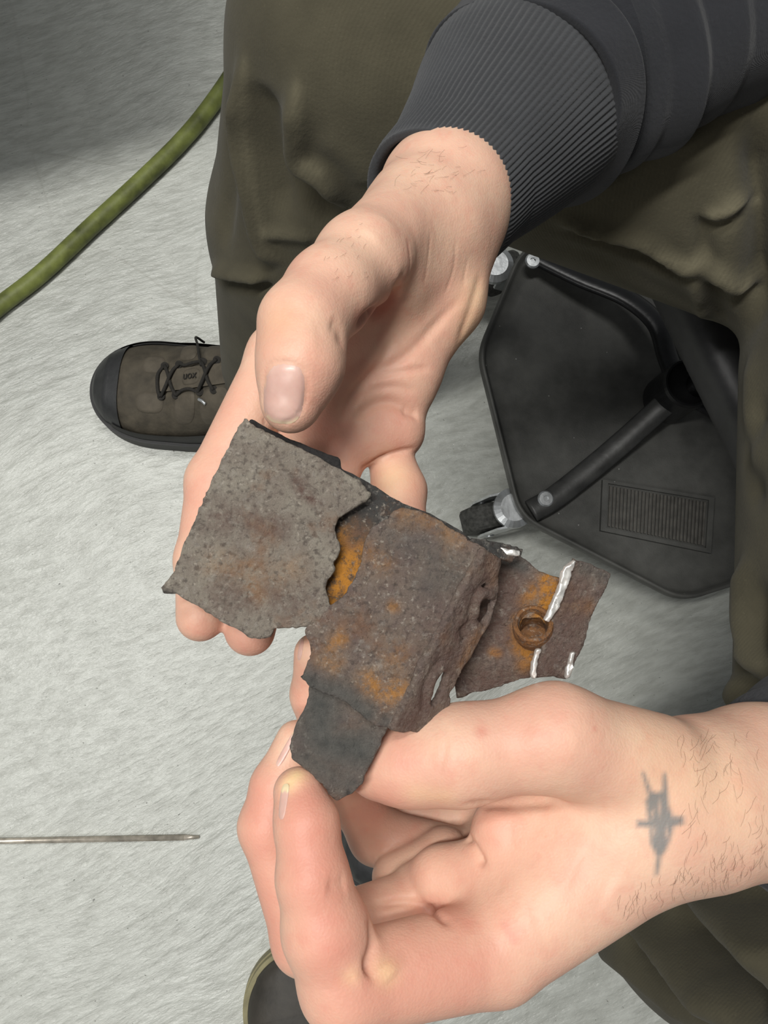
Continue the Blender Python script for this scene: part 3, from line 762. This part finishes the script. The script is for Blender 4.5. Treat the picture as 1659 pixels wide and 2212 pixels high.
# faint stitched lettering on the label
fc = bpy.data.curves.new('label_text', 'FONT'); fc.body = 'uox'; fc.size = .0125; fc.extrude = .0003; fc.align_x = 'CENTER'; fc.align_y = 'CENTER'
tmp = bpy.data.objects.new('tmp', fc); COL.objects.link(tmp); bpy.context.view_layer.update()
tme = bpy.data.meshes.new_from_object(tmp.evaluated_get(bpy.context.evaluated_depsgraph_get())); bpy.data.objects.remove(tmp)
c0 = pt(.117, .03, .0062); e1 = pt(.118, .05, .0062)-pt(.110, -.02, .0062); e1 = pt(.113, .10, .0062)-pt(.113, -.05, .0062); e2 = pt(.108, .03, .0062)-pt(.118, .03, .0062)
xa = -np.cross(e2, np.cross(e1, e2)); xa = -(e2/np.linalg.norm(e2)); zz = np.array([-.2, 0, 1.]); zz -= zz.dot(xa)*xa; zz /= np.linalg.norm(zz); ya = np.cross(zz, xa)
for v in tme.vertices: v.co = Vector((c0+xa*v.co.x+ya*v.co.y+zz*(v.co.z+.0008)).tolist())
link('label_text', tme, M['lace'], bt, smooth=False)
# left boot, mostly hidden below the hand
make_boot('boot', person, onz(742, 1800, 0), onz(1330, 1875, 0), .108, .062, .135, DM, .033)
# the other shoe at the bottom edge
shoe, *_ = make_boot('leather_shoe', None, onz(640, 2040, 0), onz(735, 2640, 0), .113, .050, .085, dict(upper=M['leather'], cap=M['leather'], sole=M['sole'], welt=M['welt'], welt_edge=M['welt_edge']), .05, welt=True, ext=.008)
tag(shoe, 'dark brown leather shoe with olive welt at the bottom edge below the lower hand', 'shoe')
# ------------------------------------------------------------------ the rusted steel piece held in the hands
A3, B3, C3 = P(735, 1650, 27.2), P(520, 920, 28.8), P(1000, 1200, 28.2)
class Plane:
    def __init__(s, a, b, c):
        s.o = np.array(a); n = np.cross(b-a, c-a); n /= np.linalg.norm(n)
        if n @ (CAM-s.o) < 0: n = -n
        s.w = n; x = RC[:, 0]; u = x-x.dot(n)*n; s.u = u/np.linalg.norm(u); s.v = np.cross(s.w, s.u)
    def hit(s, px, py, off=0.0):
        r = ray(px, py); o = s.o+s.w*off
        t = (o-CAM)@s.w/(r@s.w); return CAM+r*t
    def uv(s, px, py, off=0.0):
        q = s.hit(px, py, off)-s.o; return np.array([q@s.u, q@s.v])
    def loc(s, X):
        q = X-s.o; return np.stack([q@s.u, q@s.v, q@s.w], -1)
    def wor(s, L): return s.o+L[:, :1]*s.u+L[:, 1:2]*s.v+L[:, 2:3]*s.w
PL = Plane(A3, B3, C3)
part_o = tag(empty('steel_bracket', tuple(PL.hit(760, 1300))), 'broken rust-pitted steel bracket held in both hands', 'bracket')
def sheet(name, pl, poly, top, thick, mat, holes=(), bump_=.0002, jag=.0003, seed=0, strokes=(), h=.0007, extra=None, bow=None):
    """plate with thickness: outline in photo pixels laid on plane pl, top = height of its face over the plane (m)"""
    pg = np.array([pl.uv(x, y, top) for x, y in poly]); hs = [np.array([pl.uv(x, y, top) for x, y in hh]) for hh in holes]
    wc = top-thick/2
    def f(p):
        q = p.copy()
        if bow is not None: q[:, 2] = q[:, 2]-bow(q)
        q0 = q*np.array([1, 1, 0]); u = q[:, :2]+jag*np.stack([vnoise(q0, 130, seed+1)+.8*vnoise(q0, 420, seed+3)*(vnoise(q0, 45, seed+9)+.4), .8*vnoise(q0, 170, seed+2)+.7*vnoise(q0, 510, seed+4)*(vnoise(q0, 50, seed+8)+.4)], 1)
        d = poly_sd(u, pg)
        for hh in hs: d = np.maximum(d, -poly_sd(u, hh))
        z = np.abs(q[:, 2]-wc)-thick/2+bump_*(vnoise(q, 150, seed)+.7*vnoise(q, 420, seed+5))
        a = np.maximum(d, z); r = .0004
        d2 = np.minimum(a, 0)+np.sqrt(np.maximum(d+r, 0)**2+np.maximum(z+r, 0)**2)*((d > -r) & (z > -r))-r*((d > -r) & (z > -r))
        out = np.where((d > -r) & (z > -r), d2, a)
        if extra is not None: out = extra(p, out)
        return out
    m = .004+(0 if bow is None else .006)
    lo = np.array([pg[:, 0].min()-m, pg[:, 1].min()-m, wc-thick/2-m]); hi = np.array([pg[:, 0].max()+m, pg[:, 1].max()+m, wc+thick/2+m])
    V, Q = nets(f, lo, hi, h, 4, .001)
    S = Sculpt(pl.wor(V), Q)
    for st in strokes:
        if isinstance(st[0], str): S.paint(st[0], st[1], st[2], st[3])
        else: S.disp(*st)
    return link(name, S.mesh(name), mat, part_o)
left_poly = [(528, 903), (560, 922), (600, 943), (640, 963), (680, 983), (735, 1013), (775, 1038), (803, 1062), (797, 1080), (770, 1094), (746, 1108), (730, 1118), (722, 1143), (728, 1163), (735, 1183), (733, 1203), (720, 1217),
             (723, 1235), (708, 1252), (702, 1270), (708, 1288), (714, 1316), (696, 1342), (664, 1354), (592, 1357), (585, 1374), (560, 1381), (540, 1380), (522, 1368), (480, 1344), (430, 1310), (380, 1283), (350, 1282), (346, 1268), (362, 1252), (375, 1232),
             (400, 1165), (440, 1078), (475, 1000), (500, 945), (512, 922)]
sheet('front_sheet', PL, left_poly, 0, .0028, M['rust_grey'], seed=3, bump_=.00018, strokes=[
    ([(640, 1045), (650, 1060)], -.5, 2), ('brown', [(640, 1040), (655, 1065), (690, 1085)], .8, 2.2), ('orange', [(545, 1265), (560, 1285)], 0.41, 3), ('orange', [(470, 1220), (600, 1255)], 0.17, 5), ('orange', [(630, 1230)], 0.17, 5),
    ('brown', [(480, 1120), (560, 1130), (600, 1140)], .6, 5), ('brown', [(480, 1290), (640, 1290)], .5, 7), ('brown', [(600, 1040), (700, 1040)], .25, 6), ('black', [(350, 1280), (375, 1283)], .8, 1.5), ('pale', [(410, 1245)], .5, 2)])
back_poly = [(525, 925), (542, 903), (575, 922), (625, 946), (735, 990), (738, 1012), (780, 1032), (870, 1086), (930, 1108), (1000, 1148), (1032, 1178), (960, 1360), (880, 1440), (730, 1400), (690, 1322), (560, 1260), (440, 1200), (470, 1060)]
sheet('backing_sheet', PL, back_poly, -.0062, .0022, M['rust_dark'], seed=11, bump_=.00008, jag=.00012, strokes=[
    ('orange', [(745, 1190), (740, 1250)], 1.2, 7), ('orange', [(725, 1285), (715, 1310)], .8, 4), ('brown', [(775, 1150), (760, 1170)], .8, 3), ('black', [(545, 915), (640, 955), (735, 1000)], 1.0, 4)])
mid_poly = [(868, 1097), (848, 1104), (836, 1120), (802, 1138), (791, 1163), (783, 1190), (777, 1220), (762, 1258), (742, 1288), (716, 1308), (700, 1322), (690, 1336), (662, 1352), (656, 1366), (668, 1388), (672, 1412), (662, 1440), (648, 1464),
            (672, 1487), (692, 1494), (730, 1508), (766, 1534), (800, 1560), (824, 1573), (850, 1577), (885, 1505), (925, 1420), (965, 1345), (1003, 1270), (1040, 1205), (1052, 1188), (1020, 1168), (985, 1146), (940, 1118), (900, 1100)]
FLP = Plane(P(1052, 1188, 28.05), P(850, 1577, 27.25), P(1040, 1410, 28.95))
fl_poly = [(1048, 1184), (1075, 1202), (1086, 1215), (1078, 1240), (1080, 1275), (1070, 1310), (1062, 1345), (1048, 1368), (1035, 1392), (1020, 1420), (998, 1450), (985, 1480), (974, 1497), (976, 1525), (955, 1545), (930, 1570), (906, 1584), (870, 1583), (846, 1578), (880, 1510), (920, 1425), (960, 1350), (1000, 1270), (1036, 1208)]
_flange_holes = [[(1030, 1338), (1038, 1305), (1054, 1288), (1067, 1297), (1063, 1325), (1047, 1352)], [(930, 1514), (940, 1472), (958, 1450), (968, 1458), (960, 1488), (944, 1518), (934, 1526)], [(1042, 1272), (1050, 1264), (1060, 1270), (1052, 1280)]]
mid = sheet('middle_sheet', PL, mid_poly, .0004, .0032, M['rust'], seed=21, bump_=.00028, strokes=[
    ('orange', [(800, 1195), (830, 1215)], 0.26, 4), ('orange', [(850, 1310)], 0.45, 2), ('orange', [(720, 1395), (735, 1380)], 0.45, 3), ('orange', [(800, 1475), (830, 1500), (860, 1490)], 0.56, 4), ('orange', [(860, 1420)], 0.26, 5), ('orange', [(700, 1425), (720, 1440)], 0.30, 3),
    ('orange', [(880, 1110), (930, 1125), (990, 1165)], 0.26, 3.5), ('grey', [(650, 1465), (690, 1485), (740, 1500), (790, 1540)], .9, 4.5), ('grey', [(940, 1210), (980, 1240), (930, 1260)], .5, 6), ('grey', [(860, 1170), (920, 1180)], .4, 7), ('brown', [(980, 1280), (920, 1420)], .4, 6), ('grey', [(830, 1560)], .6, 4), ('black', [(672, 1488), (694, 1496), (730, 1510), (766, 1536), (800, 1562), (826, 1575)], .85, 1.1),
    ([(990, 1275), (930, 1390), (870, 1520)], -.5, 3)])
sheet('flange', FLP, fl_poly, 0, .0028, M['rust'], holes=_flange_holes, seed=31, bump_=.0002, strokes=[
    ([(1025, 1345), (1030, 1300), (1050, 1280), (1070, 1295)], 1.3, 1.6), ([(926, 1520), (932, 1480), (952, 1445), (970, 1450)], .9, 1.4), ('brown', [(1060, 1220), (1010, 1330), (940, 1480), (880, 1560)], .9, 6), ('orange', [(1060, 1215), (1065, 1250)], .3, 3), ('orange', [(1035, 1370), (1000, 1430)], .3, 3), ([(1018, 1370), (1020, 1310), (1045, 1262), (1075, 1270)], -.8, 1.3), ([(915, 1530), (922, 1475), (950, 1430), (980, 1440)], -.7, 1.2), ([(1000, 1350), (1010, 1390)], -1.5, 2)])
tab_poly = [(668, 1480), (662, 1522), (641, 1560), (627, 1605), (631, 1640), (664, 1664), (700, 1697), (712, 1718), (728, 1731), (745, 1720), (762, 1714), (784, 1690), (800, 1650), (834, 1584), (862, 1540), (780, 1480)]
sheet('bottom_tab', PL, tab_poly, -.0026, .0022, M['rust'], seed=41, bump_=.00016, jag=.0003, strokes=[('grey', [(690, 1520), (700, 1600), (780, 1620)], 1, 9), ('grey', [(750, 1690), (660, 1640)], .75, 6), ('brown', [(720, 1645), (735, 1690)], .35, 5), ('black', [(752, 1712)], .8, 1)])
# far bracket, bent away behind the flange
BK = Plane(P(1110, 1230, 30.0), P(1300, 1250, 30.0), P(1010, 1500, 30.4))
bk_poly = [(1025, 1172), (1085, 1186), (1125, 1203), (1165, 1235), (1212, 1250), (1205, 1290), (1186, 1345), (1182, 1370), (1168, 1400), (1160, 1420), (1152, 1462), (1110, 1474), (1060, 1490), (1020, 1500), (985, 1512), (982, 1480), (990, 1440), (1010, 1390), (1020, 1300)]
col_c = BK.hit(1152, 1362)
hole_px = [(1152+29*math.cos(a), 1360+27*math.sin(a)) for a in np.linspace(0, 2*math.pi, 20, endpoint=False)]
sheet('rear_bracket', BK, bk_poly, 0, .0024, M['rust'], holes=[hole_px], seed=51, bump_=.0002, strokes=[
    ('orange', [(1185, 1255), (1185, 1290), (1170, 1330)], 1.3, 3.2), ('orange', [(1150, 1275), (1130, 1300)], .9, 2.6), ('orange', [(1120, 1340), (1115, 1390), (1150, 1420), (1130, 1440)], 1.25, 2.6), ('orange', [(1065, 1408), (1075, 1410)], 1.2, 1.6),
    ('brown', [(1100, 1260), (1060, 1340), (1080, 1380)], .9, 8), ('brown', [(1040, 1470), (1120, 1460)], .9, 6), ('brown', [(1090, 1240), (1110, 1300)], .8, 6), ('black', [(1160, 1425), (1150, 1465)], .6, 1.2), ([(1085, 1260), (1095, 1300), (1080, 1350)], 1.0, 3), ('grey', [(1080, 1205), (1130, 1225)], .9, 2.5), ([(1150, 1268), (1165, 1285)], -.7, 1.5)])
lathe('collar', [(.0046, -.005), (.0062, -.003), (.0070, .0010), (.0070, .0040), (.0067, .0058), (.0060, .0064), (.0053, .0060), (.0048, .0040), (.0047, -.012)], col_c, BK.w*.80+BK.u*(-.15)+BK.v*(.62), 36, M['rust_orange'], part_o)
RB = Plane(P(1235, 1220, 29.5), P(1320, 1242, 29.9), P(1190, 1460, 29.8))
rb_poly = [(1238, 1210), (1262, 1212), (1322, 1240), (1312, 1268), (1290, 1310), (1276, 1345), (1262, 1390), (1252, 1412), (1243, 1440), (1226, 1468), (1195, 1462), (1152, 1467), (1156, 1440), (1168, 1408), (1192, 1345), (1200, 1305), (1215, 1255), (1232, 1232)]
sheet('end_plate', RB, rb_poly, 0, .0022, M['rust'], seed=61, bump_=.0002, strokes=[('brown', [(1240, 1290), (1220, 1380), (1190, 1440)], .9, 8), ('orange', [(1240, 1310), (1270, 1310)], .45, 3), ('grey', [(1260, 1225), (1310, 1245)], .6, 2.5)])
# bright sawn edges and a smeared shiny lip
def strip(name, pl, poly, top, th, mat, **k): return sheet(name, pl, poly, top, th, mat, jag=.0002, bump_=.00035, h=.0005, **k)
strip('cut_edge', RB, [(1234, 1216), (1246, 1210), (1238, 1232), (1228, 1262), (1216, 1296), (1200, 1326), (1188, 1346), (1178, 1342), (1190, 1312), (1205, 1278), (1216, 1240), (1222, 1224)], .0022, .0022, M['bare'], seed=71)
strip('cut_edge', RB, [(1160, 1404), (1172, 1400), (1162, 1432), (1158, 1466), (1149, 1468), (1152, 1432)], .0022, .0022, M['bare'], seed=72)
strip('cut_edge', RB, [(1236, 1412), (1245, 1410), (1240, 1440), (1230, 1464), (1222, 1470), (1226, 1445)], .0016, .0022, M['bare'], seed=73)
TP = Plane(P(1020, 1165, 28.6), P(1130, 1187, 29.0), P(1050, 1205, 28.5))
strip('shiny_lip', TP, [(1018, 1160), (1040, 1164), (1085, 1172), (1131, 1185), (1124, 1204), (1118, 1200), (1108, 1212), (1080, 1205), (1040, 1196), (1014, 1180)], 0, .0018, M['rust_dark'], seed=81)
strip('bare_patch', TP, [(1080, 1180), (1108, 1186), (1129, 1187), (1123, 1201), (1100, 1200), (1088, 1192)], .0006, .0010, M['bare'], seed=82)
# ------------------------------------------------------------------ rolling shop stool
TZ = .085
hubxy = onz(1430, 870, TZ)
stool = tag(empty('rolling_stool', (hubxy[0], hubxy[1], 0)), 'black rolling mechanic stool with octagonal tool tray and tube legs', 'stool')
tray_px = [(1118, 548), (1028, 765), (1116, 1120), (1466, 1302), (1740, 1215), (1850, 950), (1740, 600), (1390, 430)]
def rounded(px, z, r):
    p = [onz(x, y, z)[:2] for x, y in px]; out = []
    n = len(p)
    for i in range(n):
        a, b, c = p[i-1], p[i], p[(i+1) % n]; u = (a-b)/np.linalg.norm(a-b); v = (c-b)/np.linalg.norm(c-b)
        s, e = b+u*r, b+v*r
        for t in np.linspace(0, 1, 7): out.append(s*(1-t)**2+2*b*t*(1-t)+e*t*t)
    return np.array(out)
o2 = rounded(tray_px, TZ, .022); cen = o2.mean(0)
rings = []
for f, z in [(0.0, -.006), (.955, -.006), (.985, -.006), (1.0, .0), (1.0, .010), (.992, .0125), (.982, .012), (.972, .006), (.955, .0035), (.90, .002), (.0, .002)]:
    q = cen+(o2-cen)*max(f, .002); rings.append(np.column_stack([q, np.full(len(q), TZ+z)]))
link('tray', ringmesh('tray', np.array(rings)), M['plastic'], stool)
# ribbed grip pad set in a frame
gp = [onz(x, y, TZ) for x, y in [(1312, 1050), (1522, 1085), (1516, 1182), (1308, 1140)]]
def gq(s, t): return (gp[0]*(1-s)+gp[1]*s)*(1-t)+(gp[3]*(1-s)+gp[2]*s)*t
up = np.array([0, 0, 1.])
def quadbox(name, q4, z0, z1, mat, par):
    v = [x+up*(z0) for x in q4]+[x+up*(z1) for x in q4]
    return link(name, meshl(name, v, [(0, 1, 2, 3)[::-1], (4, 5, 6, 7), (0, 1, 5, 4), (1, 2, 6, 5), (2, 3, 7, 6), (3, 0, 4, 7)]), mat, par, smooth=False)
pad = quadbox('grip_pad', [gq(-.03, 1.06), gq(1.03, 1.06), gq(1.03, -.06), gq(-.03, -.06)], .002, .004, M['plastic'], stool)
nr = 27
for i in range(nr):
    a, b = (i+.18)/nr, (i+.72)/nr
    quadbox('rib', [gq(a, .98), gq(b, .98), gq(b, .02), gq(a, .02)], .004, .0066, M['grip'], pad)
for q in ([gq(-.07, -.10), gq(1.07, -.10), gq(1.07, -.03), gq(-.07, -.03)], [gq(-.07, 1.03), gq(1.07, 1.03), gq(1.07, 1.12), gq(-.07, 1.12)], [gq(-.07, -.03), gq(-.015, -.03), gq(-.015, 1.03), gq(-.07, 1.03)], [gq(1.015, -.03), gq(1.07, -.03), gq(1.07, 1.03), gq(1.015, 1.03)]):
    quadbox('rim', q[::-1], .002, .0075, M['plastic'], pad)
# hub, post, seat
hb = np.array([hubxy[0], hubxy[1], TZ])
lathe('hub', [(.0, .0), (.026, .0), (.026, .058), (.0245, .062), (.0225, .062), (.0215, .054), (.0, .054)], hb+up*.012, up, 48, M['tube'], stool)
# legs: flat-topped tubes arching from the hub down to the tray corners
def leg(pts, mat): return tube('leg', pts, .0125, 16, 10, mat, stool, flat=.5)
corner = [(1116, 1120), (1122, 560), (1735, 1190), (1800, 640)]
leg([hb+up*.055+ (onz(1400, 900, TZ)-hb)*.6, onz(1395, 905, TZ)+up*.04, onz(1330, 965, TZ)+up*.026, onz(1260, 1025, TZ)+up*.018, onz(1190, 1080, TZ)+up*.014, onz(1142, 1108, TZ)+up*.012], M['worn_tube'])
leg([hb+up*.055+(onz(1410, 840, TZ)-hb)*.6, onz(1404, 800, TZ)+up*.05, onz(1385, 730, TZ)+up*.045, onz(1330, 670, TZ)+up*.035, onz(1240, 620, TZ)+up*.024, onz(1150, 565, TZ)+up*.014], M['tube'])
leg([hb+up*.055+(onz(1450, 890, TZ)-hb)*.6, onz(1490, 905, TZ)+up*.05, onz(1560, 955, TZ)+up*.045, onz(1605, 1010, TZ)+up*.035, onz(1650, 1090, TZ)+up*.024, onz(1700, 1170, TZ)+up*.015], M['tube'])
leg([hb+up*.055+(onz(1460, 840, TZ)-hb)*.6, onz(1510, 830, TZ)+up*.05, onz(1600, 770, TZ)+up*.045, onz(1740, 680, TZ)+up*.015], M['tube'])
for x, y in [(1178, 1078), (1150, 565), (1690, 1150), (1715, 700)]:
    b = onz(x, y, TZ+.019); lathe('screw', [(.0, .0), (.0085, .0), (.0085, .002), (.007, .0035), (.003, .0036), (.0026, .002), (.0, .002)], b, up, 24, M['zinc'], stool)
# casters below the corners
def caster(px, py, roll):
    c = onz(px, py, .03); root_axis = np.array([math.cos(roll), math.sin(roll), 0]); side = np.array([-root_axis[1], root_axis[0], 0])
    wh = lathe('caster', [(.0, -.015), (.020, -.015), (.0265, -.0135), (.0285, -.010), (.0285, .010), (.0265, .0135), (.020, .015), (.0, .015)], (c[0], c[1], .0285), side, 40, M['tyre'], stool)
    for s in (-1, 1):
        q = np.array([c[0], c[1], .0285])+side*s*.0185
        V = []
        for t in (-1, 1):
            for a, z in [(-.013, -.006), (.006, -.006), (.030, .030), (.030, .046), (.000, .046), (-.013, .012)]: V.append(q+root_axis*a+up*z+side*t*.0012)
        link('fork', meshl('fork', V, [tuple(range(6))[::-1], tuple(range(6, 12))]+[(i, (i+1) % 6, (i+1) % 6+6, i+6) for i in range(6)]), M['zinc'], wh, smooth=False)
    b = np.array([c[0], c[1], .0285])
    lathe('axle', [(.0, -.021), (.005, -.021), (.005, .021), (.0, .021)], b, side, 14, M['zinc'], wh)
    lathe('swivel', [(.0, .0), (.022, .0), (.022, .006), (.015, .010), (.0, .010)], b+root_axis*.022+up*.044, up, 28, M['zinc'], wh)
caster(1050, 1120, math.radians(12)); caster(1085, 590, math.radians(-150)); caster(1790, 1230, 2.4); caster(1860, 620, .7)
# padded seat held up by the post, under the thighs
sz = .345
e0, e1 = onz(1448, 690, sz), onz(1600, 1000, sz)
ud = (e1-e0)/np.linalg.norm(e1-e0); nd = np.array([-ud[1], ud[0], 0]); nd = nd if nd[0] > 0 else -nd
sc_ = (e0+e1)/2+nd*.15-ud*.02
def seat_f(p):
    q = p-(sc_+up*-.03); x = np.abs(q@ud)-.115; y = np.abs(q@nd)-.115; z = np.abs(q[:, 2])-.010
    k = np.stack([x, y, z], 1)
    return np.linalg.norm(np.maximum(k, 0), axis=1)+np.minimum(k.max(1), 0)-.018
V, Q = nets(seat_f, sc_-.2, sc_+.2, .006, 4)
link('seat', mesh('seat', V, Q), M['seat'], stool)
pb = hb+up*.064; pt_ = np.array([sc_[0], sc_[1], sz-.05])
tube('post', [pb+np.array([.012, 0, 0]), pb*.5+pt_*.5, pt_], .013, 20, 6, M['tube'], stool)

# ------------------------------------------------------------------ hose and rod on the floor
hp = [(-420, 960), (-180, 800), (-60, 710), (0, 660), (90, 590), (200, 487), (300, 395), (385, 312), (450, 235), (520, 130), (600, -20), (640, -250), (660, -600)]
hose = tube('air_hose', [onz(x, y, .0102) for x, y in hp], .0102, 22, 10, M['hose'])
tag(hose, 'grimy green rubber hose curving over the grey floor behind the boot', 'hose')
rod = tag(empty('steel_rod', tuple(onz(100, 1813, 0))), 'thin steel rod with pointed end lying on the grey floor', 'rod')
r0, r1, r2 = onz(-560, 1828, .0035), onz(398, 1809, .0035), onz(430, 1808, .0025)
tube('shaft', [r0, r1], [.0035, .0035], 6, 1, M['steel'], rod)
tube('tip', [r1, r2], [.0034, .0018], 6, 1, M['steel'], rod)
# unseen bench added past the top left of the frame to throw the soft shadow over that corner of the floor
bu = np.array([.942, .336, 0]); bv = np.array([-.336, .942, 0]); b0 = np.array([-.18, .530, 0])
shadow_caster = tag(empty('work_bench', tuple(b0-bu*.7+bv*.4)), 'grey steel work bench above the floor left of the person', 'bench')
bf = (b0-bu*1.5, bu, bv, up)
prism('bench_top', [(0, 0), (1.5, 0), (1.72, .7), (0, .7)], .80, .835, bf, .004, M['worn_tube'], shadow_caster)
for x in (.08, 1.30):
    prism('leg', [(x, .60), (x+.06, .60), (x+.06, .66), (x, .66)], 0, .80, bf, .003, M['tube'], shadow_caster)
    prism('brace', [(x+.015, .30), (x+.045, .30), (x+.045, .64), (x+.015, .64)], .74, .80, bf, .003, M['tube'], shadow_caster)
bpy.context.view_layer.update()
